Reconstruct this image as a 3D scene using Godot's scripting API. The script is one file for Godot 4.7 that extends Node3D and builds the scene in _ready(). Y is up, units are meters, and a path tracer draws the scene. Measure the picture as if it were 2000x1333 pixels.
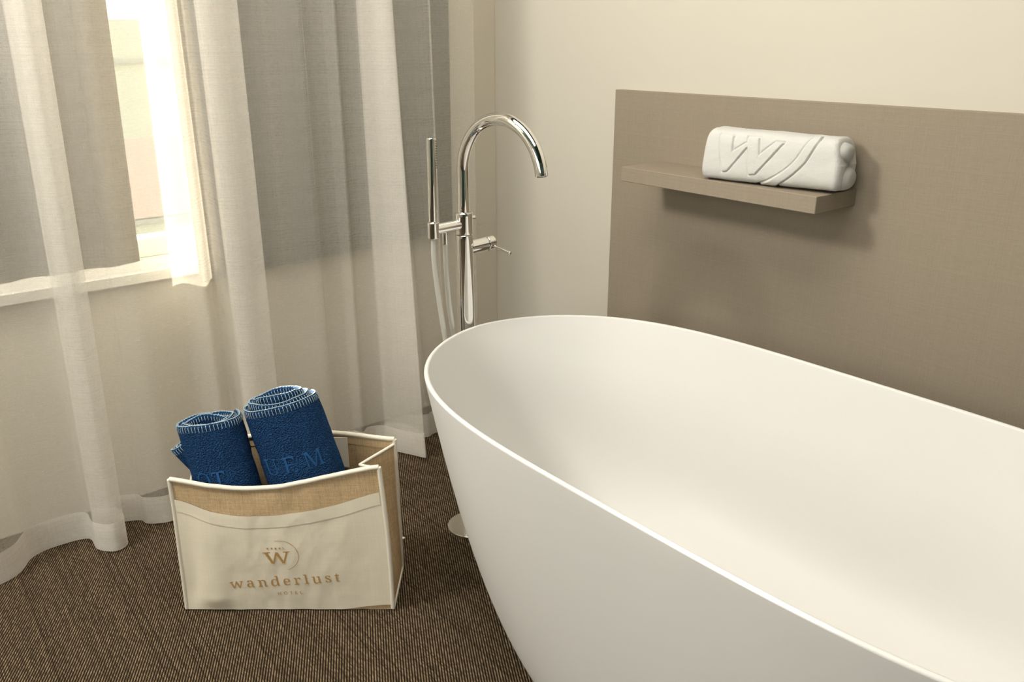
extends Node3D
# Bathroom corner: freestanding tub, floor-standing faucet, sheer curtain, bag of towels, shelf with a towel.
# World: the room corner is the origin, the window wall is x = 0, the panel wall is z = 0, y is up.

const H_RIM := 0.575
var names := {}
var rng := RandomNumberGenerator.new()

# ------------------------------------------------------------------ helpers
func numbered(n: String) -> String:
	if not names.has(n):
		names[n] = 0
		return n
	names[n] += 1
	return "%s_%03d" % [n, names[n]]

func thing(called: String, at: Vector3, label: String, category: String, group := "") -> Node3D:
	var o := Node3D.new()
	o.name = numbered(called)
	o.position = at
	o.set_meta("label", label)
	o.set_meta("category", category)
	if group != "":
		o.set_meta("group", group)
	add_child(o, true)
	return o

# A part whose mesh is given in world coordinates, under a thing or a part of it
func part(called: String, mesh: Mesh, m: Material, parent: Node3D) -> MeshInstance3D:
	var o := MeshInstance3D.new()
	o.name = called
	o.mesh = mesh
	o.material_override = m
	parent.add_child(o, true)
	var p := Vector3.ZERO
	var q: Node = parent
	while q != self:
		p += (q as Node3D).position
		q = q.get_parent()
	o.position = -p
	return o

func struct(called: String, mesh: Mesh, m: Material) -> MeshInstance3D:
	var o := MeshInstance3D.new()
	o.name = called
	o.mesh = mesh
	o.material_override = m
	o.set_meta("kind", "structure")
	add_child(o, true)
	return o

# Smooth grid of points rows x columns; faces and normals look along (row step) x (column step)
func grid(p: Array, wrap := false, uvs: Array = [], back := 0.0) -> ArrayMesh:
	var nr := p.size()
	var nc: int = p[0].size()
	var v := PackedVector3Array()
	var n := PackedVector3Array()
	var uv := PackedVector2Array()
	var idx := PackedInt32Array()
	for i in nr:
		var r0: PackedVector3Array = p[maxi(i - 1, 0)]
		var r1: PackedVector3Array = p[mini(i + 1, nr - 1)]
		var row: PackedVector3Array = p[i]
		for j in nc:
			var a := j - 1
			var b := j + 1
			if wrap:
				if a < 0: a = nc - 2
				if b > nc - 1: b = 1
			else:
				a = maxi(a, 0)
				b = mini(b, nc - 1)
			var du: Vector3 = r1[j] - r0[j]
			var dv: Vector3 = row[b] - row[a]
			if du.length() < 1e-7 and nr > 2:
				du = r1[b] - r0[b]
			if dv.length() < 1e-7:
				var rr: PackedVector3Array = p[i + 1] if i < nr / 2 else p[i - 1]
				dv = rr[b] - rr[a]
			var nn := du.cross(dv)
			n.append(nn.normalized() if nn.length() > 1e-12 else Vector3.UP)
			v.append(row[j])
			uv.append(uvs[i][j] if uvs.size() else Vector2(float(j) / (nc - 1), float(i) / (nr - 1)))
	for i in nr - 1:
		for j in nc - 1:
			var a := i * nc + j
			idx.append_array([a, a + 1, a + nc, a + 1, a + nc + 1, a + nc])
	if back > 0.0:   # give the sheet a second face behind the first, and close its border
		var m0 := v.size()
		for k in m0:
			v.append(v[k] - n[k] * back)
			n.append(-n[k])
			uv.append(uv[k])
		for i in nr - 1:
			for j in nc - 1:
				var a := m0 + i * nc + j
				idx.append_array([a, a + nc, a + 1, a + 1, a + nc, a + nc + 1])
		for i in nr - 1:
			for j in [0, nc - 1]:
				var a: int = i * nc + j
				if j == 0:
					idx.append_array([a, a + nc, a + m0, a + nc, a + nc + m0, a + m0])
				else:
					idx.append_array([a, a + m0, a + nc, a + nc, a + m0, a + nc + m0])
		for j in nc - 1:
			for i in [0, nr - 1]:
				var a: int = i * nc + j
				if i == 0:
					idx.append_array([a, a + m0, a + 1, a + 1, a + m0, a + 1 + m0])
				else:
					idx.append_array([a, a + 1, a + m0, a + 1, a + 1 + m0, a + m0])
	return arrays(v, n, uv, idx)

func arrays(v: PackedVector3Array, n: PackedVector3Array, uv: PackedVector2Array, idx: PackedInt32Array) -> ArrayMesh:
	var arr := []
	arr.resize(Mesh.ARRAY_MAX)
	arr[Mesh.ARRAY_VERTEX] = v
	arr[Mesh.ARRAY_NORMAL] = n
	arr[Mesh.ARRAY_TEX_UV] = uv
	arr[Mesh.ARRAY_INDEX] = idx
	var me := ArrayMesh.new()
	me.add_surface_from_arrays(Mesh.PRIMITIVE_TRIANGLES, arr)
	return me

# Tube round a path; radii per point (or one), flat ends closed with a small round-over
func tube(path: Array, radius, seg := 16, round_ends := true) -> ArrayMesh:
	var pts: Array = []
	var rad: Array = []
	var n := path.size()
	for i in n:
		pts.append(path[i])
		rad.append(radius[i] if radius is Array else radius)
	var dirs: Array = []
	for i in n:
		dirs.append((pts[mini(i + 1, n - 1)] - pts[maxi(i - 1, 0)]).normalized())
	var rows: Array = []
	var side: Vector3 = dirs[0].cross(Vector3.UP)
	if side.length() < 0.1:
		side = dirs[0].cross(Vector3.RIGHT)
	side = side.normalized()
	var ring := func(c: Vector3, d: Vector3, s: Vector3, r: float) -> PackedVector3Array:
		var t := d.cross(s).normalized()
		var o := PackedVector3Array()
		for j in seg + 1:
			var a := TAU * j / seg
			o.append(c + (s * cos(a) - t * sin(a)) * r)
		return o
	for i in n:
		var d: Vector3 = dirs[i]
		side = (side - d * side.dot(d)).normalized()
		if i == 0:
			rows.append(ring.call(pts[0], d, side, 0.0002))
			if round_ends:
				var b: float = minf(rad[0] * 0.25, 0.0015)
				rows.append(ring.call(pts[0], d, side, rad[0] - b))
				rows.append(ring.call(pts[0] + d * b * 0.3, d, side, rad[0] - b * 0.3))
				rows.append(ring.call(pts[0] + d * b, d, side, rad[0]))
				continue
			rows.append(ring.call(pts[0], d, side, rad[0]))
		if i == n - 1:
			if round_ends:
				var b: float = minf(rad[i] * 0.25, 0.0015)
				rows.append(ring.call(pts[i] - d * b, d, side, rad[i]))
				rows.append(ring.call(pts[i] - d * b * 0.3, d, side, rad[i] - b * 0.3))
				rows.append(ring.call(pts[i], d, side, rad[i] - b))
			else:
				rows.append(ring.call(pts[i], d, side, rad[i]))
			rows.append(ring.call(pts[i], d, side, 0.0002))
		elif i > 0:
			rows.append(ring.call(pts[i], d, side, rad[i]))
	# the flat ends get rings of their own so that they stay flat in shading
	return grid(rows, true)

func rod(a: Vector3, b: Vector3, r: float, seg := 28) -> ArrayMesh:
	var e := (b - a).normalized() * minf(0.002, (b - a).length() * 0.2)
	return tube([a, a + e, (a + b) / 2, b - e, b], r, seg)

# Chamfered box from corner to corner, flat shaded
func box(lo: Vector3, hi: Vector3, c := 0.001, basis := Basis(), at := Vector3.ZERO) -> ArrayMesh:
	var st := SurfaceTool.new()
	st.begin(Mesh.PRIMITIVE_TRIANGLES)
	st.set_smooth_group(-1)
	add_box(st, lo, hi, c, basis, at)
	st.generate_normals()
	return st.commit()

func add_box(st: SurfaceTool, lo: Vector3, hi: Vector3, c := 0.001, basis := Basis(), at := Vector3.ZERO) -> void:
	var mid := (lo + hi) / 2
	var h := (hi - lo) / 2
	var face := func(pts: Array) -> void:
		var nn: Vector3 = (pts[2] - pts[0]).cross(pts[1] - pts[0])
		if nn.dot((pts[0] + pts[1] + pts[2]) / 3.0) < 0:
			pts.reverse()
		for k in range(1, pts.size() - 1):
			for q in [pts[0], pts[k], pts[k + 1]]:
				st.set_uv(Vector2(q.x + q.z, q.y))
				st.add_vertex(at + basis * (mid + q))
	for ax in 3:
		var b := (ax + 1) % 3
		var d := (ax + 2) % 3
		for s in [-1.0, 1.0]:
			var q: Array = []
			for k in [[-1, -1], [1, -1], [1, 1], [-1, 1]]:
				var v := Vector3.ZERO
				v[ax] = s * h[ax]
				v[b] = k[0] * (h[b] - c)
				v[d] = k[1] * (h[d] - c)
				q.append(v)
			face.call(q)
		for s in [-1.0, 1.0]:
			for t in [-1.0, 1.0]:
				var q: Array = []
				for k in [[0, -1], [0, 1], [1, 1], [1, -1]]:
					var v := Vector3.ZERO
					v[b] = s * (h[b] - (0.0 if k[0] == 0 else c))
					v[d] = t * (h[d] - (c if k[0] == 0 else 0.0))
					v[ax] = k[1] * (h[ax] - c)
					q.append(v)
				face.call(q)
	for sx in [-1.0, 1.0]:
		for sy in [-1.0, 1.0]:
			for sz in [-1.0, 1.0]:
				var s := Vector3(sx, sy, sz)
				face.call([s * Vector3(h.x, h.y - c, h.z - c), s * Vector3(h.x - c, h.y, h.z - c), s * Vector3(h.x - c, h.y - c, h.z)])

func mat(c: Color, rough := 0.8, metal := 0.0) -> StandardMaterial3D:
	var m := StandardMaterial3D.new()
	m.albedo_color = c.linear_to_srgb()
	m.roughness = rough
	m.metallic = metal
	return m

func image_texture(data: PackedByteArray, size: int, format: int) -> ImageTexture:
	return ImageTexture.create_from_image(Image.create_from_data(size, size, false, format, data))

# Woven cloth: streaks along both thread directions, repeating. low..high is the grey range; opacity range for sheer cloth.
func linen(size: int, low: float, high: float, seed_: int, length := 40, a_low := 1.0, a_high := 1.0, along := 0.5) -> ImageTexture:
	var r := RandomNumberGenerator.new()
	r.seed = seed_
	var sheer := a_low < 1.0
	var hor := PackedFloat32Array()
	var ver := PackedFloat32Array()
	hor.resize(size * size)
	ver.resize(size * size)
	for k in size:
		var base := r.randf()
		var x := 0
		var cur := r.randf()
		var basev := r.randf()
		var curv := r.randf()
		var nxt := r.randi_range(length / 4, length)
		for i in size:
			if i >= nxt:
				cur = r.randf()
				curv = r.randf()
				nxt = i + r.randi_range(length / 4, length)
			hor[k * size + i] = base * 0.45 + cur * 0.55
			ver[i * size + k] = basev * 0.45 + curv * 0.55
	var d := PackedByteArray()
	d.resize(size * size * (4 if sheer else 3))
	var w := 0
	for y in size:
		for x in size:
			var k := y * size + x
			var t := hor[k] * along + ver[k] * (1.0 - along) + (0.08 if (x + y) % 2 == 0 else -0.08)
			t = clampf(t, 0.0, 1.0)
			var g := int(255.0 * clampf(lerpf(low, high, t), 0.0, 1.0))
			d[w] = g
			d[w + 1] = g
			d[w + 2] = g
			if sheer:
				d[w + 3] = int(255.0 * clampf(lerpf(a_low, a_high, t), 0.0, 1.0))
				w += 4
			else:
				w += 3
	return image_texture(d, size, Image.FORMAT_RGBA8 if sheer else Image.FORMAT_RGB8)

func catmull(p: Array, per: int) -> Array:
	var out: Array = []
	var n := p.size()
	for i in n - 1:
		var a = p[maxi(i - 1, 0)]
		var b = p[i]
		var c = p[i + 1]
		var d = p[mini(i + 2, n - 1)]
		for k in per:
			var t := float(k) / per
			out.append(0.5 * ((2.0 * b) + (c - a) * t + (2.0 * a - 5.0 * b + 4.0 * c - d) * t * t + (3.0 * b - a - 3.0 * c + d) * t * t * t))
	out.append(p[n - 1])
	return out

func interp(xs: Array, ys: Array, x: float) -> float:
	for i in range(1, xs.size()):
		if x <= xs[i]:
			var t: float = clampf((x - xs[i - 1]) / (xs[i] - xs[i - 1]), 0.0, 1.0)
			var a: float = ys[i - 1]
			var b: float = ys[i]
			var pa: float = ys[maxi(i - 2, 0)]
			var pb: float = ys[mini(i + 1, ys.size() - 1)]
			return 0.5 * ((2.0 * a) + (b - pa) * t + (2.0 * pa - 5.0 * a + 4.0 * b - pb) * t * t + (3.0 * a - pa - 3.0 * b + pb) * t * t * t)
	return ys[-1]

# ------------------------------------------------------------------ the place
func _ready() -> void:
	rng.seed = 7
	var cam := Camera3D.new()
	cam.name = "camera"
	cam.fov = rad_to_deg(2.0 * atan(666.5 / 1611.0))
	cam.near = 0.05
	cam.far = 200.0
	cam.transform = Transform3D(Basis(Vector3.UP, 0.904) * Basis(Vector3.RIGHT, -0.352) * Basis(Vector3.BACK, -0.004), Vector3(2.2695, 1.22, 1.70))
	add_child(cam)
	cam.current = true

	var env := Environment.new()
	env.background_mode = Environment.BG_SKY
	var skym := ProceduralSkyMaterial.new()
	skym.sky_top_color = Color(0.80, 0.83, 0.86)
	skym.sky_horizon_color = Color(0.92, 0.92, 0.88)
	skym.ground_bottom_color = Color(0.6, 0.57, 0.5)
	skym.ground_horizon_color = Color(0.8, 0.78, 0.7)
	skym.sky_energy_multiplier = 1.2
	skym.ground_energy_multiplier = 1.6
	var sky := Sky.new()
	sky.sky_material = skym
	env.sky = sky
	env.tonemap_mode = Environment.TONE_MAPPER_LINEAR
	env.tonemap_exposure = 1.05
	env.sdfgi_enabled = true
	env.ssao_enabled = true
	env.ssil_enabled = true
	var we := WorldEnvironment.new()
	we.name = "world_environment"
	we.environment = env
	add_child(we)

	var sun := DirectionalLight3D.new()
	sun.name = "sun"
	sun.light_color = Color(1.0, 0.965, 0.89)
	sun.light_energy = 26.0
	sun.light_angular_distance = 0.6
	sun.shadow_enabled = true
	add_child(sun)
	sun.look_at_from_position(Vector3.ZERO, Vector3(1.0, -0.26, -0.05), Vector3.UP)

	# daylight of an unseen window behind the camera, placed to soften the shadows
	var fill := AreaLight3D.new()
	fill.name = "unseen_window_daylight"
	fill.area_size = Vector2(2.6, 1.1)
	fill.light_color = Color(1.0, 0.98, 0.945)
	fill.light_energy = 3.7
	fill.shadow_enabled = true
	fill.light_size = 1.0
	add_child(fill)
	fill.position = Vector3(2.6, 1.85, 4.54)   # an AreaLight3D shines along its -z

	# soft light of an unseen ceiling panel, placed to light tub and curtain
	var top := AreaLight3D.new()
	top.name = "unseen_panel_light"
	top.area_size = Vector2(1.7, 1.0)
	top.light_color = Color(1.0, 0.975, 0.935)
	top.light_energy = 2.2
	top.shadow_enabled = true
	top.light_size = 0.8
	add_child(top)
	top.position = Vector3(1.3, 2.55, 1.15)
	top.rotation.x = -PI / 2

	materials()
	room()
	window()
	exterior()
	unseen_ceiling_lamp(Vector3(0.48, 2.32, 2.46))
	unseen_ceiling_panel()
	drapes()
	sheer()
	tub()
	panel_and_shelf()
	white_towel()
	faucet()
	bag()
	blue_towels()
	scrap()

var M := {}
func materials() -> void:
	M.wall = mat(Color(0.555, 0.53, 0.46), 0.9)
	M.wall_lightened = mat(Color(0.66, 0.615, 0.515), 0.9)  # the wall paint, lightened to stand in for light behind the curtain
	M.green = mat(Color(0.012, 0.035, 0.022), 0.6)
	M.white = mat(Color(0.8, 0.79, 0.74), 0.5)
	M.frame = mat(Color(0.62, 0.66, 0.62), 0.4)
	M.sill = mat(Color(0.74, 0.72, 0.64), 0.5)
	var lin := linen(512, 0.86, 1.0, 11, 44)
	M.panel = mat(Color(0.325, 0.278, 0.215), 0.75)
	M.panel.albedo_texture = lin
	M.panel.uv1_triplanar = true
	M.panel.uv1_world_triplanar = true
	M.panel.uv1_scale = Vector3.ONE * 5.0
	M.tub = mat(Color(0.69, 0.688, 0.675), 0.42)
	M.tub.metallic_specular = 0.4
	M.chrome = mat(Color(0.86, 0.85, 0.83), 0.045, 1.0)
	M.dark_gap = mat(Color(0.05, 0.05, 0.045), 0.5, 0.6)
	M.hose = mat(Color(0.62, 0.61, 0.56), 0.3, 0.35)
	M.rubber = mat(Color(0.12, 0.12, 0.11), 0.6)
	M.sheer = mat(Color(0.94, 0.91, 0.845), 0.9)
	M.sheer.rim_enabled = true
	M.sheer.rim = 0.5
	M.sheer.transparency = BaseMaterial3D.TRANSPARENCY_ALPHA
	M.sheer.albedo_texture = linen(512, 0.92, 1.0, 5, 40, 0.26, 0.39, 0.6)
	M.sheer.backlight_enabled = true
	M.sheer.backlight = Color(0.5, 0.49, 0.47)
	M.hem = M.sheer.duplicate()
	M.hem.albedo_texture = linen(256, 0.92, 1.0, 6, 40, 0.60, 0.76, 0.6)
	M.drape = mat(Color(0.25, 0.228, 0.187), 0.9)
	M.drape.albedo_texture = linen(512, 0.6, 1.0, 21, 40)
	M.canvas = mat(Color(0.93, 0.86, 0.70), 0.9)
	M.canvas.albedo_texture = linen(512, 0.945, 1.0, 31, 120)
	M.piping = mat(Color(0.80, 0.75, 0.64), 0.85)
	M.jute = mat(Color(0.88, 0.65, 0.385), 0.9)
	M.jute.albedo_texture = linen(512, 0.66, 1.0, 41, 26, 1.0, 1.0, 0.45)
	M.gold = mat(Color(0.50, 0.285, 0.085), 0.5)
	M.blue = mat(Color(0.040, 0.142, 0.38), 0.95)
	M.blue.rim_enabled = true
	M.blue.rim = 0.3
	M.blue.rim_tint = 1.0
	var fn := FastNoiseLite.new()
	fn.noise_type = FastNoiseLite.TYPE_SIMPLEX
	fn.seed = 3
	fn.frequency = 0.09
	fn.fractal_octaves = 3
	var nt := NoiseTexture2D.new()
	nt.width = 512
	nt.height = 512
	nt.seamless = true
	nt.noise = fn
	M.blue.heightmap_enabled = true
	M.blue.heightmap_texture = nt
	M.blue.heightmap_scale = 1.3
	M.blue.uv1_scale = Vector3(3, 3, 1)
	var mottle := NoiseTexture2D.new()
	mottle.width = 512
	mottle.height = 512
	mottle.seamless = true
	mottle.noise = fn
	var ramp := Gradient.new()
	ramp.set_color(0, Color(0.62, 0.62, 0.62))
	ramp.set_color(1, Color(1, 1, 1))
	mottle.color_ramp = ramp
	M.blue.albedo_texture = mottle
	M.band = mat(Color(0.024, 0.095, 0.26), 0.7)
	M.stitch = mat(Color(0.36, 0.47, 0.54), 0.8)
	M.terry = mat(Color(0.60, 0.605, 0.59), 0.95)
	M.terry.heightmap_enabled = true
	M.terry.heightmap_texture = nt
	M.terry.heightmap_scale = 0.06
	M.terry.uv1_scale = Vector3(4, 3, 1)
	M.lamp = mat(Color(0.9, 0.88, 0.84), 0.5)  # glow of the globe lamp and ceiling panel, both out of view
	M.lamp.emission_enabled = true
	M.lamp.emission = Color(1.0, 0.94, 0.84)
	M.lamp.emission_energy_multiplier = 3.0
	M.diffuser = M.lamp.duplicate()
	M.diffuser.emission_energy_multiplier = 2.0
	M.pane = mat(Color(1, 1, 1), 0.0)
	M.pane.albedo_color = Color(1, 1, 1, 0.04)
	M.pane.transparency = BaseMaterial3D.TRANSPARENCY_ALPHA
	M.pane.metallic_specular = 0.12
	M.carpet = carpet()
	for k in ["panel", "sheer", "hem", "drape", "canvas", "piping", "jute", "blue", "band", "terry", "carpet", "stitch"]:
		M[k].metallic_specular = 0.2

func carpet() -> StandardMaterial3D:
	var size := 1024
	var r := RandomNumberGenerator.new()
	r.seed = 77
	var rows := 154
	var tone := PackedFloat32Array()
	for k in rows:
		tone.append(r.randf_range(0.86, 1.1) * (0.72 if r.randf() < 0.05 else 1.0))
	var bump := PackedFloat32Array()
	bump.resize(rows * 128)
	for k in bump.size():
		bump[k] = r.randf_range(0.62, 1.25)
	var d := PackedByteArray()
	d.resize(size * size * 3)
	var hh := PackedByteArray()
	hh.resize(size * size)
	for y in size:
		var v := float(y) / size
		var q := v * rows
		var row := int(q)
		var across := sin(PI * (q - row))
		for x in size:
			var u := float(x) / size
			var ph := fposmod(58.0 * v - 31.0 * u, 64.0)
			var rib := 0.5 + 0.5 * cos(TAU * ph)
			rib = rib * rib * (3.0 - 2.0 * rib)
			var cell := (row * 128 + int(fposmod(58.0 * v - 31.0 * u + 0.5, 64.0)) * 2) % bump.size()
			var hgt := rib * (0.45 + 0.55 * across)
			var s := (0.13 + 0.92 * hgt * bump[cell]) * tone[row]
			var k := y * size + x
			d[k * 3] = int(255 * clampf(0.56 * pow(s, 0.80), 0, 1))
			d[k * 3 + 1] = int(255 * clampf(0.49 * pow(s, 0.85), 0, 1))
			d[k * 3 + 2] = int(255 * clampf(0.40 * pow(s, 0.92), 0, 1))
			hh[k] = int(255 * hgt)
	var m := mat(Color(1, 1, 1), 0.9)
	m.albedo_texture = image_texture(d, size, Image.FORMAT_RGB8)
	m.heightmap_enabled = true
	m.heightmap_texture = image_texture(hh, size, Image.FORMAT_L8)
	m.heightmap_scale = 0.12
	m.uv1_triplanar = true
	m.uv1_world_triplanar = true
	m.uv1_scale = Vector3.ONE / 0.36
	return m

func room() -> void:
	struct("floor", box(Vector3(-0.25, -0.2, -0.25), Vector3(4.75, 0.0, 4.85)), M.carpet)
	struct("ceiling", box(Vector3(-0.25, 2.6, -0.25), Vector3(4.75, 2.8, 4.85)), M.green)
	struct("wall_back", box(Vector3(-0.25, 0, -0.25), Vector3(4.75, 2.6, -0.02)), M.wall)
	struct("wall_right", box(Vector3(4.5, 0, -0.02), Vector3(4.75, 2.6, 4.6)), M.green)  # out of view, kept dark so little light comes from the right
	# window wall with its opening
	var st := SurfaceTool.new()
	st.begin(Mesh.PRIMITIVE_TRIANGLES)
	st.set_smooth_group(-1)
	add_box(st, Vector3(-0.25, 0, -0.02), Vector3(0, 0.615, 4.6))
	add_box(st, Vector3(-0.25, 0.615, -0.02), Vector3(0, 2.6, 0.40))
	add_box(st, Vector3(-0.25, 0.615, 2.05), Vector3(0, 2.6, 4.6))
	add_box(st, Vector3(-0.25, 2.25, 0.40), Vector3(0, 2.6, 2.05))
	st.generate_normals()
	struct("wall_left", st.commit(), M.wall_lightened)
	st = SurfaceTool.new()
	st.begin(Mesh.PRIMITIVE_TRIANGLES)
	st.set_smooth_group(-1)
	add_box(st, Vector3(-0.25, 0, 4.6), Vector3(4.75, 1.2, 4.85))
	add_box(st, Vector3(-0.25, 2.4, 4.6), Vector3(4.75, 2.6, 4.85))
	add_box(st, Vector3(-0.25, 1.2, 4.6), Vector3(1.2, 2.4, 4.85))
	add_box(st, Vector3(4.0, 1.2, 4.6), Vector3(4.75, 2.4, 4.85))
	st.generate_normals()
	struct("wall_front", st.commit(), M.wall)

func frame_mesh(x0: float, x1: float, y0: float, y1: float, z0: float, z1: float, w: float) -> ArrayMesh:
	var st := SurfaceTool.new()
	st.begin(Mesh.PRIMITIVE_TRIANGLES)
	st.set_smooth_group(-1)
	add_box(st, Vector3(x0, y0, z0), Vector3(x1, y0 + w, z1), 0.003)
	add_box(st, Vector3(x0, y1 - w, z0), Vector3(x1, y1, z1), 0.003)
	add_box(st, Vector3(x0, y0 + w, z0), Vector3(x1, y1 - w, z0 + w), 0.003)
	add_box(st, Vector3(x0, y0 + w, z1 - w), Vector3(x1, y1 - w, z1), 0.003)
	st.generate_normals()
	return st.commit()

func window() -> void:
	var w := Node3D.new()
	w.name = "window_1"
	w.position = Vector3(-0.16, 0.648, 1.2)
	w.set_meta("kind", "structure")
	add_child(w, true)
	part("window_frame", frame_mesh(-0.20, -0.13, 0.648, 2.25, 0.40, 2.05, 0.052), M.frame, w)
	part("pane", box(Vector3(-0.168, 0.69, 0.44), Vector3(-0.162, 2.21, 2.01), 0.0005), M.pane, w)
	struct("trim_1", box(Vector3(-0.24, 0.615, 0.401), Vector3(0.022, 0.648, 2.049), 0.004), M.sill)
	# second window, unseen behind the camera, placed for the soft room light
	var w2 := Node3D.new()
	w2.name = "window_2"
	w2.position = Vector3(2.6, 1.2, 4.7)
	w2.set_meta("kind", "structure")
	add_child(w2, true)
	var st := SurfaceTool.new()
	st.begin(Mesh.PRIMITIVE_TRIANGLES)
	st.set_smooth_group(-1)
	add_box(st, Vector3(1.2, 1.2, 4.66), Vector3(4.0, 1.26, 4.74), 0.003)
	add_box(st, Vector3(1.2, 2.34, 4.66), Vector3(4.0, 2.4, 4.74), 0.003)
	for x in [1.2, 2.57, 3.94]:
		add_box(st, Vector3(x, 1.26, 4.66), Vector3(x + 0.06, 2.34, 4.74), 0.003)
	st.generate_normals()
	part("window_frame", st.commit(), M.frame, w2)
	for x in [1.255, 2.625]:
		part("pane", box(Vector3(x, 1.255, 4.697), Vector3(x + 1.32, 2.345, 4.703), 0.0005), M.pane, w2)

func exterior() -> void:
	var t := thing("building", Vector3(-9.0, -4.0, 0.0), "pale green building with ledges seen through the sheer curtain and window", "building")
	part("wall", box(Vector3(-11.0, -4.0, -9.0), Vector3(-9.0, 1.45, 14.0), 0.02), mat(Color(0.55, 0.60, 0.47), 0.9), t)
	part("ledge", box(Vector3(-8.999, 0.94, -9.0), Vector3(-8.93, 1.0, 14.0), 0.01), mat(Color(0.38, 0.40, 0.33), 0.9), t)
	part("plinth", box(Vector3(-8.999, -0.95, -9.0), Vector3(-8.95, 0.05, 14.0), 0.01), mat(Color(0.66, 0.52, 0.44), 0.9), t)
	part("ledge", box(Vector3(-8.999, -1.02, -9.0), Vector3(-8.9, -0.96, 14.0), 0.01), mat(Color(0.38, 0.40, 0.33), 0.9), t)
	var g := struct("ground", box(Vector3(-40, -4.2, -30), Vector3(-0.25, -4.0, 40), 0.01), mat(Color(0.35, 0.34, 0.30), 0.95))
	g.set_meta("kind", "structure")

func unseen_ceiling_lamp(at: Vector3) -> void:  # lamp out of view, placed so the shelf shadow falls right and down
	var t := thing("unseen_pendant_lamp", Vector3(at.x, 2.6, at.z), "unseen round white globe lamp under the ceiling, placed to cast the shelf shadow", "lamp")
	var rows: Array = []
	for i in 25:
		var a := PI * i / 24.0
		var ring := PackedVector3Array()
		for j in 33:
			var b := TAU * j / 32.0
			ring.append(at + Vector3(sin(a) * cos(b), cos(a), sin(a) * sin(b)) * 0.23)
		rows.append(ring)
	rows.reverse()
	part("globe", grid(rows, true), M.lamp, t)
	part("stem", rod(at + Vector3(0, 0.228, 0), Vector3(at.x, 2.6, at.z), 0.008), M.chrome, t)
	var l := OmniLight3D.new()
	l.name = "unseen_lamp_light"
	l.light_color = Color(1.0, 0.98, 0.94)
	l.light_energy = 3.6
	l.light_size = 0.22
	l.omni_range = 12.0
	l.omni_attenuation = 2.0
	l.shadow_enabled = true
	add_child(l)
	l.position = at

# cloth hanging from a track: plan at the hem (y = y0) and plan at y = y1, extended to the track; a list of [hem x, hem z, top x, top z]
func hanging(plan: Array, y0: Array, y1: float, ytop: float, per: int, rows: int, back: float, lift := 0.0, y_end := -1.0) -> ArrayMesh:
	var lo: Array = []
	var hi: Array = []
	for p in plan:
		lo.append(Vector2(p[0], p[1]))
		hi.append(Vector2(p[2], p[3]))
	lo = catmull(lo, per)
	hi = catmull(hi, per)
	var pts: Array = []
	var uvs: Array = []
	var n := lo.size()
	var arc := PackedFloat32Array()
	arc.resize(n)
	for k in range(1, n):
		arc[k] = arc[k - 1] + lo[k].distance_to(lo[k - 1])
	for i in rows + 1:
		var row := PackedVector3Array()
		var uv := PackedVector2Array()
		for k in n:
			var f := float(k) / (n - 1)
			var yb: float = lerpf(y0[0], y0[1], f)
			var yt := ytop if y_end < 0.0 else y_end
			var y := lerpf(yb, yt, float(i) / rows)
			var t := clampf((y - yb) / (y1 - yb), 0.0, 1.15)
			var q: Vector2 = lo[k].lerp(hi[k], t)
			row.append(Vector3(q.x, y, q.y))
			uv.append(Vector2(arc[k] * 6.5, y * 6.5))
		pts.append(row)
		uvs.append(uv)
	if lift != 0.0:
		var off: Array = []
		for i in pts.size():
			var row := PackedVector3Array()
			for k in n:
				var d: Vector3 = pts[i][mini(k + 1, n - 1)] - pts[i][maxi(k - 1, 0)]
				var nn := Vector3(-d.z, 0, d.x).normalized()
				row.append(pts[i][k] + nn * lift)
			off.append(row)
		pts = off
	return grid(pts, false, uvs, back)

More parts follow.
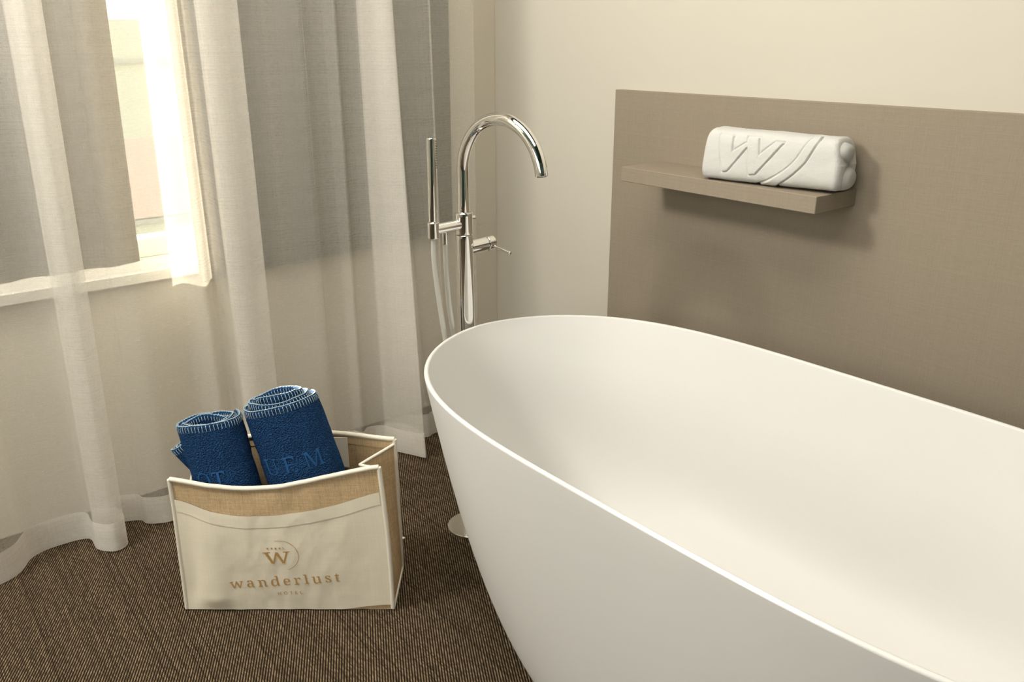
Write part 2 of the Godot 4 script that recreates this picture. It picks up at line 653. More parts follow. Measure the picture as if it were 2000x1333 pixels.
func sheer() -> void:
	var plan := [[.22, 1.95, .22, 1.97], [.226, 1.644, .22, 1.66], [.15, 1.56, .14, 1.56], [.135, 1.50, .13, 1.44], [.150, 1.43, .15, 1.39], [.215, 1.423, .21, 1.385],
		[.252, 1.39, .24, 1.355], [.236, 1.358, .20, 1.318], [.175, 1.365, .155, 1.335], [.15, 1.41, .135, 1.375], [.125, 1.405, .115, 1.37], [.128, 1.355, .118, 1.31], [.118, 1.40, .108, 1.36], [.118, 1.35, .105, 1.30], [.141, 1.301, .13, 1.257], [.17, 1.29, .15, 1.249], [.19, 1.262, .165, 1.228],
		[.197, 1.227, .16, 1.196], [.165, 1.155, .135, 1.132], [.145, 1.11, .125, 1.085], [.185, 1.065, .155, 1.045], [.15, 1.035, .125, 1.018], [.16, 1.015, .125, 1.0], [.25, 1.012, .22, 1.006], [.27, .975, .24, .96],
		[.24, .923, .20, .90], [.19, .935, .165, .912], [.17, .99, .15, .975], [.145, .985, .125, .97], [.142, .93, .118, .902], [.135, .985, .112, .965], [.13, .93, .108, .89], [.15, .83, .12, .80], [.18, .745, .145, .719], [.16, .725, .125, .70], [.16, .67, .13, .65],
		[.19, .65, .155, .623], [.17, .62, .135, .60], [.19, .575, .15, .545], [.235, .556, .21, .535], [.28, .533, .235, .515], [.323, .508, .23, .493],
		[.22, .52, .17, .515], [.19, .56, .145, .545], [.17, .555, .125, .54], [.175, .48, .11, .485], [.208, .43, .125, .44], [.20, .40, .12, .42], [.19, .335, .145, .325], [.16, .32, .12, .305], [.13, .22, .105, .20], [.12, .16, .10, .135]]
	var t := thing("sheer_curtain", Vector3(0.16, 0.0, 1.0), "cream sheer curtain falling in soft pleats to the carpet before the window", "curtain")
	part("fabric", hanging(plan, [0.008, 0.008], 1.30, 2.42, 10, 44, 0.0), M.sheer, t)
	part("hem", hanging(plan, [0.006, 0.006], 1.30, 2.42, 10, 6, 0.0, 0.0016, 0.085), M.hem, t)
	struct("trim_2", box(Vector3(-0.12, 2.42, 0.1), Vector3(0.27, 2.6, 2.3), 0.004), M.wall)

func unseen_ceiling_panel() -> void:  # panel out of view overhead, placed to light the tub and curtain
	var t := thing("unseen_ceiling_panel", Vector3(1.3, 2.6, 1.15), "unseen wide luminous ceiling panel overhead, placed to light the tub and curtain", "lamp")
	part("frame", box(Vector3(0.42, 2.572, 0.62), Vector3(2.18, 2.6, 1.68), 0.004), M.frame, t)
	part("diffuser", box(Vector3(0.45, 2.562, 0.65), Vector3(2.15, 2.5725, 1.65), 0.002), M.diffuser, t)

func drapes() -> void:
	var a: Array = []
	for k in 23:
		var z := 1.028 - k * 0.0379
		var x := 0.048 + 0.010 * sin(k * 1.9)
		a.append([x, z, x, z - 0.008])
	var t := thing("grey_drape", Vector3(0.08, 0.63, 0.6), "grey linen drape ending above the sill edge behind the sheer curtain, nearer the faucet", "curtain", "grey drapes")
	part("fabric", hanging(a, [0.598, 0.626], 1.31, 2.419, 5, 24, 0.0015), M.drape, t)
	var b: Array = []
	for k in 26:
		var z := 2.03 - k * 0.0356
		var x := -0.083 + 0.010 * sin(k * 1.7)
		b.append([x, z, x, z - 0.019 if k > 20 else z])
	var t2 := thing("grey_drape", Vector3(-0.03, 0.671, 1.6), "grey linen drape hanging to the sill left of the sunlit window gap", "curtain", "grey drapes")
	part("fabric", hanging(b, [0.650, 0.650], 1.31, 2.249, 5, 24, 0.0015), M.drape, t2)

# ------------------------------------------------------------------ tub
func tub_ring(y: float, a: float, b: float, m: float, n: float, count: int) -> PackedVector3Array:
	var out := PackedVector3Array()
	var th := -0.034
	for k in count + 1:
		# even steps along the outline: mix of angle and superellipse warp
		var s := TAU * k / count
		var cs := cos(s)
		var sn := sin(s)
		var den := pow(pow(absf(cs), m) + pow(absf(sn), n), 1.0)
		# ray from the centre in the direction (a cos, b sin): solve |t cs|^m + |t sn|^n = 1
		var tt := 1.0
		for it in 12:
			var f := pow(absf(tt * cs), m) + pow(absf(tt * sn), n) - 1.0
			var df := m * pow(absf(cs), m) * pow(tt, m - 1.0) + n * pow(absf(sn), n) * pow(tt, n - 1.0)
			tt -= f / df
		var u := a * tt * cs
		var v := b * tt * sn
		var lx := 0.8 + u
		out.append(Vector3(0.7455 + lx * cos(th) - v * sin(th), y, 0.5982 + lx * sin(th) + v * cos(th)))
	return out

func tub() -> void:
	var A := 0.8
	var B := 0.3742
	var count := 192
	var rows: Array = []
	var dims := func(t: float) -> Array:
		var q := pow(t, 0.45)
		return [0.47 + (A - 0.47) * q, 0.305 + (B - 0.305) * q, lerpf(2.1, 3.863, t), lerpf(2.2, 1.772, t)]
	rows.append(tub_ring(0.0, 0.01, 0.01, 2, 2, count))
	rows.append(tub_ring(0.0, 0.46, 0.295, 2.1, 2.2, count))
	var lip := 0.005
	var top := H_RIM - lip
	for i in 41:
		var t := pow(i / 40.0, 1.6) * (top / H_RIM)
		var d: Array = dims.call(t)
		rows.append(tub_ring(t * H_RIM, d[0], d[1], d[2], d[3], count))
	var dt: Array = dims.call(top / H_RIM)
	for i in range(1, 8):
		var g := PI * i / 8.0
		var inn := lip * (1.0 - cos(g))
		rows.append(tub_ring(top + lip * sin(g), dt[0] - inn, dt[1] - inn, dt[2], dt[3], count))
	# inside: one smooth curve from the rim down to the floor of the basin
	var c0 := Vector2(0.0, top)
	var c1 := Vector2(0.045, 0.34)
	var c2 := Vector2(0.05, 0.105)
	var c3 := Vector2(0.29, 0.098)
	var last := Vector2.ZERO
	for i in 49:
		var f := i / 48.0
		var q := c0.bezier_interpolate(c1, c2, c3, f)
		last = Vector2(dt[0] - lip * 2.0 - q.x * lerpf(2.7, 1.6, f), dt[1] - lip * 2.0 - q.x)
		rows.append(tub_ring(q.y, last.x, last.y, lerpf(dt[2], 2.3, f), lerpf(dt[3], 2.0, f), count))
	for f in [0.7, 0.35, 0.02]:
		rows.append(tub_ring(0.0978, last.x * f, last.y * f, 2.3, 2.0, count))
	var t := thing("bathtub", Vector3(1.54, 0, 0.57), "white matt freestanding oval bathtub with thin rim on the brown carpet", "bathtub")
	part("basin", grid(rows, true), M.tub, t)

# ------------------------------------------------------------------ panel, shelf
func panel_and_shelf() -> void:
	var p := MeshInstance3D.new()
	p.name = "wall_panel"
	p.mesh = box(Vector3(0.5768, 0.0, -0.0205), Vector3(2.75, 1.0857, 0.0), 0.001)
	p.material_override = M.panel
	p.set_meta("label", "taupe linen-textured panel covering the lower wall behind the bathtub")
	p.set_meta("category", "wall panel")
	add_child(p, true)
	var s := MeshInstance3D.new()
	s.name = "wall_shelf"
	s.mesh = box(Vector3(0.7604, 0.8732, -0.0005), Vector3(1.3231, 0.9098, 0.153), 0.0012)
	s.material_override = M.panel
	s.set_meta("label", "short taupe floating shelf on the panel above the bathtub")
	s.set_meta("category", "shelf")
	add_child(s, true)

# signed distance to a polygon (positive inside)
func poly_d(p: Vector2, poly: PackedVector2Array) -> float:
	var d := 1e9
	var n := poly.size()
	for i in n:
		var a := poly[i]
		var b := poly[(i + 1) % n]
		d = minf(d, p.distance_to(Geometry2D.get_closest_point_to_segment(p, a, b)))
	return d if Geometry2D.is_point_in_polygon(p, poly) else -d

func white_towel() -> void:
	var strokes := [
		PackedVector2Array([Vector2(832, 352), Vector2(935, 352), Vector2(950, 490), Vector2(922, 640), Vector2(890, 645)]),
		PackedVector2Array([Vector2(945, 480), Vector2(1034, 400), Vector2(1052, 430), Vector2(930, 632), Vector2(905, 640)]),
		PackedVector2Array([Vector2(1038, 352), Vector2(1120, 352), Vector2(1142, 490), Vector2(1118, 640), Vector2(1083, 650)]),
		PackedVector2Array([Vector2(1135, 490), Vector2(1236, 372), Vector2(1298, 372), Vector2(1125, 642), Vector2(1105, 642)]),
	]
	var arc: Array = catmull([Vector2(1500, 330), Vector2(1475, 385), Vector2(1420, 500), Vector2(1340, 610), Vector2(1230, 705), Vector2(1130, 760)], 6)
	var a := Vector3(1.013, 0.0, 0.110)
	var b := Vector3(1.336, 0.0, 0.064)
	var ax := (b - a).normalized()
	var fr := Vector3(-ax.z, 0, ax.x)   # towards the room
	var L := (b - a).length()
	var t := thing("white_towel", Vector3(1.19, 0.9098, 0.085), "white rolled towel embossed with a large W lying on the taupe shelf", "towel")
	var nz := FastNoiseLite.new()
	nz.seed = 12
	nz.frequency = 9.0
	var ni := 250
	var nj := 264
	# flattened roll: superellipse walked in even steps
	var walk := PackedVector2Array()
	var dense := PackedVector2Array()
	var acc := PackedFloat32Array()
	for k in 2001:
		var g := TAU * k / 2000.0
		var q := Vector2(signf(cos(g)) * pow(absf(cos(g)), 0.5), signf(sin(g)) * pow(absf(sin(g)), 0.5))
		dense.append(q)
		acc.append(0.0 if k == 0 else acc[k - 1] + q.distance_to(dense[k - 1]))
	var at_k := 0
	for j in nj + 1:
		var want := acc[2000] * j / nj
		while at_k < 1999 and acc[at_k + 1] < want:
			at_k += 1
		walk.append(dense[at_k].lerp(dense[at_k + 1], clampf((want - acc[at_k]) / maxf(1e-9, acc[at_k + 1] - acc[at_k]), 0.0, 1.0)))
	var rows: Array = []
	for i in ni + 1:
		var f := float(i) / ni
		# rounded ends
		var e := 0.014
		var dist := minf(f, 1.0 - f) * L
		var k := 1.0
		if dist < e:
			k = sqrt(maxf(0.0, 1.0 - pow(1.0 - dist / e, 2.0)))
		var inset := (1.0 - k) * 0.022
		var row := PackedVector3Array()
		var hh := 0.0575 - 0.004 * f
		var hd := 0.049
		for j in nj + 1:
			var cx := walk[j].x
			var cy := walk[j].y
			var px := cx * (hd - inset)
			var py := cy * (hh - inset)
			var lean := -0.006 * cy      # the face leans back a little
			var along := a + ax * (L * f) + ax * (0.002 * (0.5 - f) * 2.0 * cy if f < 0.5 else -0.012 * (f - 0.5) * 2.0 * maxf(cy, 0.0))
			var p := along + fr * (px + lean) + Vector3.UP * (0.9098 + 0.0575 + py + 0.0006)
			var nrm := (fr * cx * absf(cx * cx) * hh + Vector3.UP * cy * absf(cy * cy) * hd).normalized()
			p += nrm * (0.0022 * nz.get_noise_3d(p.x, p.y, p.z) + 0.0008 * nz.get_noise_3d(p.x * 4.0, p.y * 4.0, p.z * 4.0)) * minf(1.0, dist / 0.01)
			if cx > 0.25 and dist > 0.004:
				var q := Vector2(720.0 + 950.0 * f, 520.0 - cy * 205.0)
				var h := 0.0
				var best := -1e9
				for poly in strokes:
					best = maxf(best, poly_d(q, poly))
				var da := 1e9
				for m in arc.size() - 1:
					da = minf(da, q.distance_to(Geometry2D.get_closest_point_to_segment(q, arc[m], arc[m + 1])))
				best = maxf(best, 30.0 - da)
				h = 0.0026 * smoothstep(-5.0, 6.0, best) - 0.0030 * exp(-pow((best + 3.0) / 6.0, 2.0))
				p += nrm * h * smoothstep(0.25, 0.5, cx)
			row.append(p)
		rows.append(row)
	for first in [true, false]:      # close the ends
		var e: int = 0 if first else rows.size() - 1
		var mid := Vector3.ZERO
		for q in rows[e]:
			mid += q / float(nj + 1)
		var caps: Array = []
		for k in [0.7, 0.4, 0.15, 0.005]:
			var ring := PackedVector3Array()
			for q in rows[e]:
				ring.append(mid + (q - mid) * k)
			caps.append(ring)
		if first:
			caps.reverse()
			rows = caps + rows
		else:
			rows = rows + caps
	part("roll", grid(rows, true), M.terry, t)
	# folded layers that show at the end
	for q in [[0.027, 0.021, 0.030, 0.004, 0.006], [-0.027, 0.027, 0.037, 0.009, -0.004]]:
		var lob: Array = []
		for i in 25:
			var al := -PI / 2 + PI * i / 24.0
			var ring := PackedVector3Array()
			for j in 37:
				var g := TAU * j / 36.0
				var c: Vector3 = b - ax * 0.022 + ax * ((0.022 + q[3]) * sin(al)) + fr * q[4] + Vector3.UP * (0.9098 + 0.0565 + q[0])
				ring.append(c + (fr * cos(g) * q[2] + Vector3.UP * sin(g) * q[1]) * maxf(0.004, pow(cos(al), 0.55)))
			lob.append(ring)
		part("fold", grid(lob, true), M.terry, t)

# ------------------------------------------------------------------ faucet
func faucet() -> void:
	var fx := 0.7156
	var fz := 0.6177
	var az := -0.1164
	var dir := Vector3(cos(az), 0, sin(az))
	var side := Vector3(-dir.z, 0, dir.x)        # +z side, where the hand shower is
	var t := thing("bath_faucet", Vector3(fx, 0, fz), "tall chrome floor-standing bath faucet with curved spout behind the tub end", "faucet")
	var P := func(along: float, y: float, out: float) -> Vector3:
		return Vector3(fx, y, fz) + dir * along + side * out
	part("base_plate", tube([P.call(0, 0, 0), P.call(0, 0.004, 0), P.call(0, 0.008, 0)], 0.062, 64), M.chrome, t)
	part("column", tube([P.call(0, 0.007, 0), P.call(0, 0.05, 0), P.call(0, 0.4, 0), P.call(0, 0.78, 0), P.call(0, 0.7915, 0)], 0.0205, 48), M.chrome, t)
	part("collar", tube([P.call(0, 0.7925, 0), P.call(0, 0.80, 0), P.call(0, 0.835, 0), P.call(0, 0.843, 0)], 0.021, 48), M.chrome, t)
	var path: Array = []
	path.append(P.call(0, 0.8425, 0))
	path.append(P.call(0, 0.86, 0))
	path.append(P.call(0, 0.90, 0))
	for k in 49:
		var g := 3.02 * k / 48.0
		path.append(P.call(0.1232 * (1.0 - cos(g)), 0.9363 + 0.1232 * sin(g), 0))
	part("spout", tube(path, 0.0135, 40), M.chrome, t)
	var e: Vector3 = path[-1]
	var ed: Vector3 = (path[-1] - path[-2]).normalized()
	part("outlet", tube([e - ed * 0.004, e, e + ed * 0.0015], 0.0105, 32), M.dark_gap, t)
	# mixer, lever
	part("mixer_body", rod(P.call(0, 0.757, -0.012), P.call(0, 0.757, -0.067), 0.0175, 40), M.chrome, t)
	part("seam", rod(P.call(0, 0.757, -0.0668), P.call(0, 0.757, -0.0688), 0.0165, 40), M.dark_gap, t)
	part("mixer_cap", rod(P.call(0, 0.757, -0.0686), P.call(0, 0.757, -0.090), 0.0175, 40), M.chrome, t)
	var l0: Vector3 = P.call(0.014, 0.7525, -0.081)
	var l1: Vector3 = P.call(0.068, 0.742, -0.085)
	part("lever", tube([l0, l0.lerp(l1, 0.1), l0.lerp(l1, 0.9), l1], [0.0028, 0.0032, 0.0042, 0.0044], 20), M.chrome, t)
	part("diverter_knob", rod(P.call(0, 0.826, -0.019), P.call(0, 0.826, -0.034), 0.0055, 24), M.chrome, t)
	# holder arm with the socket
	part("holder_arm", rod(P.call(0, 0.8165, 0.012), P.call(0, 0.8165, 0.088), 0.0125, 36), M.chrome, t)
	part("holder_socket", rod(P.call(0, 0.797, 0.092), P.call(0, 0.834, 0.092), 0.0132, 36), M.chrome, t)
	part("hose_outlet", tube([P.call(0, 0.808, 0.058), P.call(0, 0.795, 0.058), P.call(0, 0.777, 0.058)], [0.007, 0.007, 0.0072], 20), M.chrome, t)
	# hand shower
	var h0: Vector3 = P.call(0, 0.8342, 0.092)
	var h1: Vector3 = P.call(0.004, 1.019, 0.0925)
	var hs := thing("hand_shower", h0, "slim chrome stick hand shower standing upright in the faucet's holder", "hand shower")
	part("handle", tube([h0, h0.lerp(h1, 0.02), h0.lerp(h1, 0.5), h0.lerp(h1, 0.98), h1], [0.0096, 0.0098, 0.0102, 0.0105, 0.0105], 36), M.chrome, hs)
	var nd := (dir * 0.75 - side * 0.66).normalized()
	for k in 12:
		var q := h1 + Vector3(0, -0.007 - k * 0.0052, 0)
		part("nozzle", tube([q + nd * 0.0098, q + nd * 0.0125], 0.0013, 8), M.rubber, hs)
	# hose: from the socket down, a loop near the floor, up to the outlet
	var k0: Vector3 = P.call(0, 0.797, 0.092)
	var hp: Array = catmull([k0, k0 + Vector3(0.0, -0.06, 0.0), P.call(0.006, 0.62, 0.083), P.call(0.018, 0.48, 0.070), P.call(0.026, 0.40, 0.060), P.call(0.030, 0.375, 0.050),
		P.call(0.026, 0.40, 0.040), P.call(0.014, 0.50, 0.043), P.call(0.004, 0.62, 0.054), P.call(0.003, 0.70, 0.059), P.call(0, 0.75, 0.058), P.call(0, 0.777, 0.058)], 9)
	part("hose", tube(hp, 0.0062, 16), M.hose, hs)

# ------------------------------------------------------------------ bag
const BAG_AT := Vector3(0.5905, 0.0, 1.3222)
const BE := Vector3(0.6230, 0, -0.7822)
const BN := Vector3(0.7822, 0, 0.6230)
func B3(u: float, y: float, o: float) -> Vector3:
	return BAG_AT + BE * u + BN * o + Vector3.UP * y

var wr := FastNoiseLite.new()
func front_u(s: float, t: float) -> float:
	return lerpf(lerpf(0.0, 0.008, minf(1.0, t * 1.3)), lerpf(0.469, 0.458, t) + 0.004 * sin(PI * t), s)
func front_top(s: float) -> float:
	return interp([0.0, 0.06, 0.18, 0.36, 0.55, 0.77, 1.0], [0.338, 0.334, 0.325, 0.319, 0.327, 0.348, 0.367], s)
func pocket_top(s: float) -> float:
	return interp([0.0, 0.04, 0.2, 0.35, 0.55, 0.76, 1.0], [0.289, 0.286, 0.262, 0.254, 0.26, 0.278, 0.308], s)
func front_at(s: float, y: float, lift := 0.0) -> Vector3:
	var t := y / front_top(s)
	var o := 0.012 * sin(PI * s) * sin(PI * minf(t * 0.75, 1.0)) + 0.0030 * wr.get_noise_2d(s * 7.0, t * 2.2) * sin(PI * clampf(s, 0, 1)) 
	o += 0.010 * exp(-pow((s - 0.16) / 0.075, 2.0)) * smoothstep(0.0, 0.12, t) * (1.0 - t) - 0.006 * exp(-pow((s - 0.055) / 0.04, 2.0)) * smoothstep(0.0, 0.2, t) * (1.0 - t)
	return B3(front_u(s, t), y, o + lift)

func front_sheet(y0: Callable, y1: Callable, s0: float, s1: float, lift: float, ns: int, nt: int) -> ArrayMesh:
	var rows: Array = []
	var uvs: Array = []
	for i in nt + 1:
		var row := PackedVector3Array()
		var uv := PackedVector2Array()
		for j in ns + 1:
			var s := lerpf(s0, s1, float(j) / ns)
			var y: float = lerpf(y0.call(s), y1.call(s), float(i) / nt)
			row.append(front_at(s, y, lift))
			uv.append(Vector2(s * 1.6, y * 3.4))
		rows.append(row)
		uvs.append(uv)
	rows.reverse()
	uvs.reverse()
	return grid(rows, false, uvs, 0.0012)

func bag() -> void:
	wr.seed = 4
	wr.frequency = 1.0
	var t := thing("tote_bag", BAG_AT + BE * 0.235 + BN * -0.08, "open cream canvas and jute bag with gold lettering on the carpet", "bag")
	var zero := func(_s: float) -> float: return 0.002
	part("front_panel", front_sheet(zero, front_top, 0.0, 1.0, 0.0, 48, 30), M.jute, t)
	var pk := part("pocket", front_sheet(func(s: float) -> float: return 0.004 + 0.012 * smoothstep(0.72, 0.97, s), pocket_top, 0.004, 0.992, 0.0026, 64, 40), M.canvas, t)
	part("pocket_hem", front_sheet(func(s: float) -> float: return pocket_top(s) - 0.029, func(s: float) -> float: return pocket_top(s) + 0.0008, 0.014, 0.986, 0.0036, 48, 6), M.canvas, pk)
	# back panel
	var back_top := func(s: float) -> float: return interp([0.0, 0.3, 0.68, 1.0], [0.352, 0.362, 0.371, 0.354], s)
	var rows: Array = []
	var uvs: Array = []
	for i in 21:
		var row := PackedVector3Array()
		var uv := PackedVector2Array()
		for j in 41:
			var s := j / 40.0
			var y: float = back_top.call(s) * i / 20.0 + 0.002 * (1.0 - i / 20.0)
			row.append(B3(0.469 * s, y, -0.155 - 0.008 * sin(PI * s) * sin(PI * i / 20.0)))
			uv.append(Vector2(s * 1.6, y * 3.4))
		rows.append(row)
		uvs.append(uv)
	part("back_panel", grid(rows, false, uvs, 0.0016), M.jute, t)
	var hs: Array = []
	for i in 4:
		var row := PackedVector3Array()
		for j in 41:
			var s := j / 40.0
			row.append(B3(0.003 + 0.463 * s, back_top.call(s) - 0.024 + 0.007 * i, -0.1527 - 0.008 * sin(PI * s) * 0.12))
		hs.append(row)
	hs.reverse()
	part("back_hem", grid(hs, false, [], 0.0012), M.jute, t)
	part("inner_label", box(Vector3(0.28, 0.285, -0.149), Vector3(0.362, 0.362, -0.1475), 0.0004, Basis(BE, Vector3.UP, BN), BAG_AT), M.piping, t)
	# bottom
	var bt: Array = []
	for i in 3:
		var row := PackedVector3Array()
		for j in 3:
			row.append(B3(0.469 * j / 2.0, 0.004, -0.155 * i / 2.0))
		bt.append(row)
	bt.reverse()
	part("bottom_panel", grid(bt, false, [], 0.003), M.jute, t)
	# side gussets, folded inwards
	for sgn in [1.0, -1.0]:
		var gr: Array = []
		var guv: Array = []
		var topline: Array = []
		for i in 25:
			var tt := i / 24.0
			var row := PackedVector3Array()
			var uv := PackedVector2Array()
			for j in 25:
				var w := j / 24.0
				var tri := 1.0 - absf(w - 0.5) * 2.0
				tri = tri * 0.85 + 0.15 * smoothstep(0.0, 1.0, tri)
				var ytop := lerpf(0.362 if sgn > 0 else 0.338, 0.342, w) - (0.022 * tri if sgn > 0 else 0.045 * smoothstep(0.0, 0.1, w) * smoothstep(0.0, 0.1, 1.0 - w) + 0.045 * exp(-pow((w - 0.72) / 0.2, 2.0)))
				var y := 0.003 + (ytop - 0.003) * tt
				var uf := front_u(1.0 if sgn > 0 else 0.0, tt)
				var ub := 0.469 if sgn > 0 else 0.0
				var dep := (0.062 if sgn > 0 else -0.012) * smoothstep(0.0, 0.75, tt)
				var u: float = lerpf(uf, ub, w) - sgn * dep * tri
				row.append(B3(u, y, -0.155 * w))
				uv.append(Vector2(w * 0.55, y * 3.4))
			gr.append(row)
			guv.append(uv)
			if i == 24:
				for q in row:
					topline.append(q)
		if sgn < 0:
			gr.reverse()
			guv.reverse()
		part("gusset", grid(gr, false, guv, 0.0014), M.jute, t)
		part("piping", tube(topline, 0.0036, 10), M.piping, t)
	# piping along the seams
	var line: Array = []
	for j in 41:
		line.append(front_at(j / 40.0, front_top(j / 40.0), 0.0))
	part("piping", tube(line, 0.0054, 12), M.piping, t)
	for s in [0.0, 1.0]:
		line = []
		for i in 25:
			line.append(front_at(s, maxf(0.005, front_top(s) * i / 24.0), 0.0))
		part("piping", tube(line, 0.0050, 12), M.piping, t)
		line = []
		for i in 25:
			line.append(B3(0.469 * s, maxf(0.005, back_top.call(s) * i / 24.0), -0.155))
		part("piping", tube(line, 0.0054, 12), M.piping, t)
		part("piping", tube([B3(0.469 * s, 0.005, -0.155), B3(0.469 * s, 0.0048, -0.08), B3(0.469 * s, 0.005, 0.0)], 0.0046, 12), M.piping, t)
	line = []
	for j in 41:
		line.append(B3(0.469 * j / 40.0, back_top.call(j / 40.0), -0.155))
	part("piping", tube(line, 0.0054, 12), M.piping, t)
	lettering(pk)

# letters printed on the pocket: flat meshes wrapped onto its surface
func glyph_on(st: Array, text: String, font: Font, height: float, at: Vector2, tilt: float, wide := 1.0) -> float:
	var tm := TextMesh.new()
	tm.font = font
	tm.text = text
	tm.font_size = 64
	tm.pixel_size = height / 64.0
	tm.depth = 0.0
	tm.curve_step = 0.4
	tm.horizontal_alignment = HORIZONTAL_ALIGNMENT_LEFT
	tm.vertical_alignment = VERTICAL_ALIGNMENT_BOTTOM
	var arr := tm.get_mesh_arrays()
	var w := font.get_string_size(text, HORIZONTAL_ALIGNMENT_LEFT, -1, 64).x * height / 64.0 * wide
	if arr.size() == 0 or arr[Mesh.ARRAY_VERTEX] == null or arr[Mesh.ARRAY_VERTEX].size() == 0:
		return w
	var v: PackedVector3Array = arr[Mesh.ARRAY_VERTEX]
	var ix: PackedInt32Array = arr[Mesh.ARRAY_INDEX]
	for i in range(0, ix.size(), 3):
		for k in 3:
			var q := v[ix[i + k]]
			st.append(at + Vector2(q.x * wide, q.y).rotated(tilt))
	return w

func spaced(text: String, font: Font, size: float, x0: float, x1: float, base: float, slope: float) -> Array:
	var out: Array = []
	var total := 0.0
	for ch in text:
		total += font.get_string_size(ch, HORIZONTAL_ALIGNMENT_LEFT, -1, 64).x * size / 64.0
	var gap := (x1 - x0 - total) / (text.length() - 1)
	var x := x0
	for ch in text:
		var c: Array = []
		var w := glyph_on(c, ch, font, size, Vector2.ZERO, 0.0)
		for q in c:
			out.append(Vector2(x, base - 0.24 * size + (x - x0) * tan(slope)) + (q as Vector2).rotated(slope))
		x += w + gap
	return out

func on_pocket(q: Vector2, lift: float) -> Vector3:
	var s := q.x / 0.4655
	return front_at(s, q.y, lift)

func flat_on_pocket(tris: Array) -> ArrayMesh:
	var st := SurfaceTool.new()
	st.begin(Mesh.PRIMITIVE_TRIANGLES)
	for i in range(0, tris.size(), 3):
		var a: Vector2 = tris[i]
		var b: Vector2 = tris[i + 1]
		var c: Vector2 = tris[i + 2]
		var p := [on_pocket(a, 0.0034), on_pocket(b, 0.0034), on_pocket(c, 0.0034)]
		if ((p[2] - p[0]) as Vector3).cross(p[1] - p[0]).dot(BN) < 0:
			p.reverse()
		for q in p:
			st.set_normal(BN)
			st.add_vertex(q)
	return st.commit()

func lettering(pk: MeshInstance3D) -> void:
	var serif := SystemFont.new()
	serif.font_names = PackedStringArray(["Droid Serif"])
	var sans := SystemFont.new()
	sans.font_names = PackedStringArray(["Droid Sans"])
	var slope := 0.076
	var word: Array = []
	# "wanderlust", widely spaced along a rising line
	word = spaced("wanderlust", serif, 0.0345, 0.1075, 0.355, 0.0640, slope)
	part("lettering", flat_on_pocket(word), M.gold, pk)
	word = spaced("HOTEL", sans, 0.0120, 0.2110, 0.2670, 0.0455, slope)
	part("lettering", flat_on_pocket(word), M.gold, pk)
	# emblem: W, four stars and S, open ring
	word = []
	glyph_on(word, "W", serif, 0.042, Vector2(0.190, 0.1215), slope, 1.42)
	part("emblem", flat_on_pocket(word), M.gold, pk)
	word = []
	for k in 4:
		var c := Vector2(0.2005 + 0.0092 * k, 0.1725 + 0.0007 * k)
		for m in 5:
			var a0 := PI / 2 + TAU * m / 5.0
			for sg in [-1.0, 1.0]:
				word.append(c)
				word.append(c + Vector2(cos(a0), sin(a0)) * 0.0031)
				word.append(c + Vector2(cos(a0 + sg * PI / 5), sin(a0 + sg * PI / 5)) * 0.0014)
	glyph_on(word, "S", sans, 0.0078, Vector2(0.2342, 0.1700), slope)
	part("emblem", flat_on_pocket(word), M.gold, pk)
	word = []
	var n := 48
	for k in n:
		var p: Array = []
		for e in 2:
			var g := lerpf(PI * 0.56, -PI * 0.42, float(k + e) / n)
			var wd := 0.0005
			for r in [0.0390 - wd, 0.0390 + wd]:
				p.append(Vector2(0.2285, 0.155) + Vector2(cos(g) * r, sin(g) * r).rotated(slope))
		word.append_array([p[0], p[1], p[2], p[1], p[3], p[2]])
	part("emblem", flat_on_pocket(word), M.gold, pk)

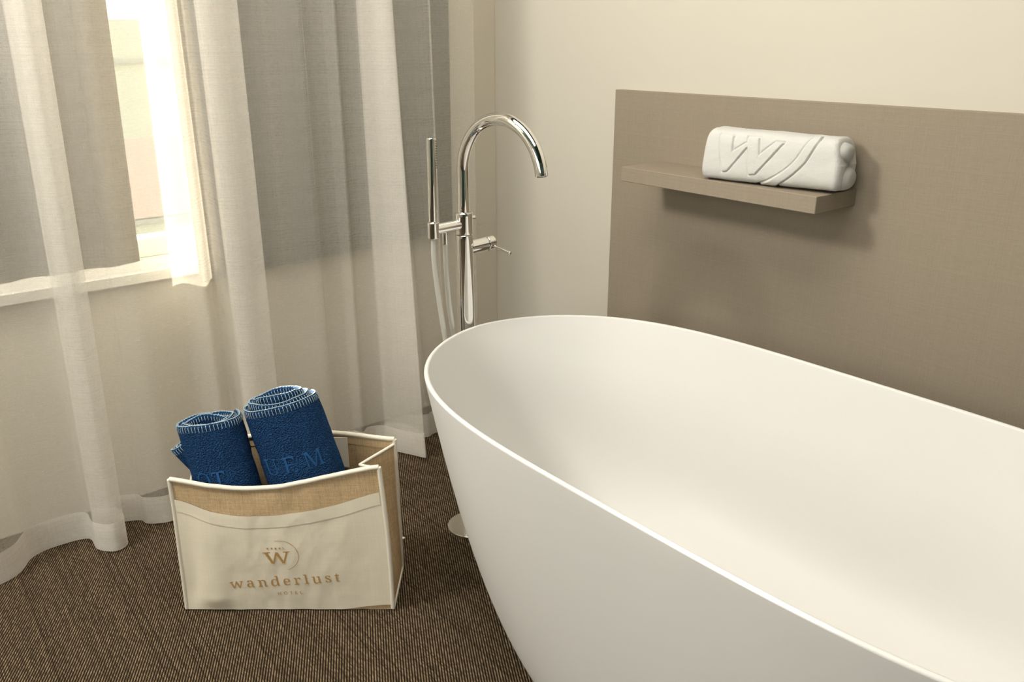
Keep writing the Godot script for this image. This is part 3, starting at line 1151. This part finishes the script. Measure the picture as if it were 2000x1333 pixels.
# ------------------------------------------------------------------ blue towels
# A towel rolled up: a spiral sheet from base to top, squashed across the bag, with stitched upper edge
func roll(label: String, top: Vector3, axis: Vector3, L: float, ru: float, ro: float, turns: float, turn0: float, seed_: int, letters: Array, band: float, ragged: float, taper := 0.0) -> void:
	var up := axis.normalized()
	var eu := (BE - up * BE.dot(up)).normalized()
	var eo := up.cross(eu) * -1.0
	if eo.dot(BN) < 0:
		eo = -eo
	var base := top - up * L
	var nz := FastNoiseLite.new()
	nz.seed = seed_
	nz.frequency = 1.0
	var t := thing("rolled_towel", base, label, "towel", "blue rolled towels in the bag")
	var thick := 0.0085
	var n := int(turns * 44)
	var rows: Array = []
	var uvs: Array = []
	var mean := (ru + ro) / 2.0
	var ctr := func(f: float) -> Array:      # f 0 outer end .. 1 inner end: angle, radius factor
		return [turn0 + f * turns * TAU, 1.0 - f * turns * (thick * 1.28) / mean]
	var pt := func(f: float, off: float, y: float) -> Vector3:
		var c: Array = ctr.call(f)
		var k: float = c[1]
		var a: float = c[0]
		var wob: float = 1.0 + 0.05 * nz.get_noise_2d(a * 1.2, y * 6.0 + seed_)
		var tp: float = 1.0 + taper * (L - y)
		var x: float = cos(a) * (ru * k * wob * tp + off)
		var z: float = sin(a) * (ro * k * wob + off)
		return base + eu * x + eo * z + up * y
	var ytop := func(f: float) -> float:
		return L - ragged * f * 1.1 + 0.010 * nz.get_noise_2d(f * turns * 2.2 + seed_, 3.0) * (0.35 + f)
	# profile round the sheet: outside up, over the edge, inside down
	var prof: Array = []
	for i in 22:
		prof.append([0.0, i / 21.0, 0.0])
	for i in range(1, 6):
		var g := PI * i / 6.0
		prof.append([-thick * 0.5 * (1.0 - cos(g)), 1.0, thick * 0.5 * sin(g)])
	for i in 6:
		prof.append([-thick, 1.0 - i / 5.0, 0.0])
	for i in n + 1:
		var f := float(i) / n
		var row := PackedVector3Array()
		var uv := PackedVector2Array()
		var yt: float = ytop.call(f)
		for q in prof:
			var dent: float = 0.0
			var y: float = yt * q[1] + q[2]
			if q[0] == 0.0 and absf(L - y - band) < 0.006:
				dent = -0.0016
			row.append(pt.call(f, q[0] + dent, y))
			uv.append(Vector2(f * turns * TAU * mean * 1.6, y * 1.6 + q[0] * 2.0))
		rows.append(row)
		uvs.append(uv)
	rows.reverse()
	uvs.reverse()
	part("cloth", grid(rows, false, uvs), M.blue, t)
	# whipped edge: light stitches over the upper edge
	var st := SurfaceTool.new()
	st.begin(Mesh.PRIMITIVE_TRIANGLES)
	var edge: Array = []
	var step := 0.0066
	var f := 0.004
	while f < 0.985:
		var yt: float = ytop.call(f)
		var c: Array = ctr.call(f)
		var pth: Array = [pt.call(f, 0.0006, yt - 0.0110), pt.call(f, 0.0009, yt - 0.006), pt.call(f, 0.0008, yt), pt.call(f, -thick * 0.5, yt + thick * 0.5 + 0.0005), pt.call(f, -thick - 0.0005, yt), pt.call(f, -thick - 0.0006, yt - 0.008)]
		st.append_from(tube(pth, 0.0007, 6, false), 0, Transform3D())
		var rad: float = mean * c[1]
		f += step / maxf(0.01, turns * TAU * rad)
	var stm := st.commit()
	var sp := part("stitching", stm, M.stitch, t)
	sp.set_meta("kind", "stuff")
	for i in n + 1:
		var ff := float(i) / n
		edge.append(pt.call(ff, -thick * 0.2, ytop.call(ff) + thick * 0.5))
	part("edge_thread", tube(edge, 0.0008, 6, false), M.stitch, t)
	# tone-on-tone woven letters on the outer turn
	var serif := SystemFont.new()
	serif.font_names = PackedStringArray(["Droid Serif"])
	for q in letters:
		var tris: Array = []
		glyph_on(tris, q[0], serif, 0.054, Vector2.ZERO, 0.0)
		var ls := SurfaceTool.new()
		ls.begin(Mesh.PRIMITIVE_TRIANGLES)
		for i in range(0, tris.size(), 3):
			var p: Array = []
			for k in 3:
				var g: Vector2 = tris[i + k]
				# angle on the outer turn measured from the side that faces the room
				var ang: float = PI / 2 - (q[1] + g.x) / ru
				var ff: float = fposmod(ang - turn0, TAU) / (turns * TAU)
				p.append(pt.call(ff, 0.0009, L - band - 0.060 + g.y))
			if ((p[2] - p[0]) as Vector3).cross(p[1] - p[0]).dot(BN) < 0:
				p.reverse()
			for w in p:
				ls.add_vertex(w)
		ls.generate_normals()
		part("woven_letter", ls.commit(), M.band, t)

func blue_towels() -> void:
	# right, left, and the one leaning out at the left behind
	roll("large blue rolled towel leaning right in the bag, the tallest of three", B3(0.236, 0.480, -0.079), Vector3(0, 1, 0) + BE * -0.235 - BN * 0.035, 0.450, 0.0855, 0.057, 2.6, -0.6, 2, [["U", -0.068], ["E", -0.018], ["M", 0.028]], 0.098, -0.022, 0.42)
	roll("blue rolled towel in the middle of the bag with stitched rim below the tallest roll", B3(0.085, 0.452, -0.055), Vector3(0, 1, 0) + BE * -0.15 - BN * 0.03, 0.43, 0.075, 0.045, 2.4, -0.7, 5, [["O", -0.05], ["T", -0.008]], 0.098, 0.004, 0.1)
	roll("blue rolled towel sticking out low at the bag's left corner behind another roll", B3(0.010, 0.368, -0.128), Vector3(0, 1, 0) + BE * -0.72, 0.30, 0.062, 0.021, 1.8, 0.4, 9, [], 0.5, 0.0)

func scrap() -> void:
	var p := Vector3(0.650, 0.0, 0.789)
	var m := MeshInstance3D.new()
	m.name = "paper_scrap"
	m.mesh = box(Vector3(-0.006, 0.0002, -0.004), Vector3(0.005, 0.003, 0.004), 0.001)
	m.material_override = M.white
	m.position = p
	m.rotation.y = 0.5
	m.set_meta("label", "tiny white scrap lying on the carpet right of the bag")
	m.set_meta("category", "scrap")
	add_child(m, true)
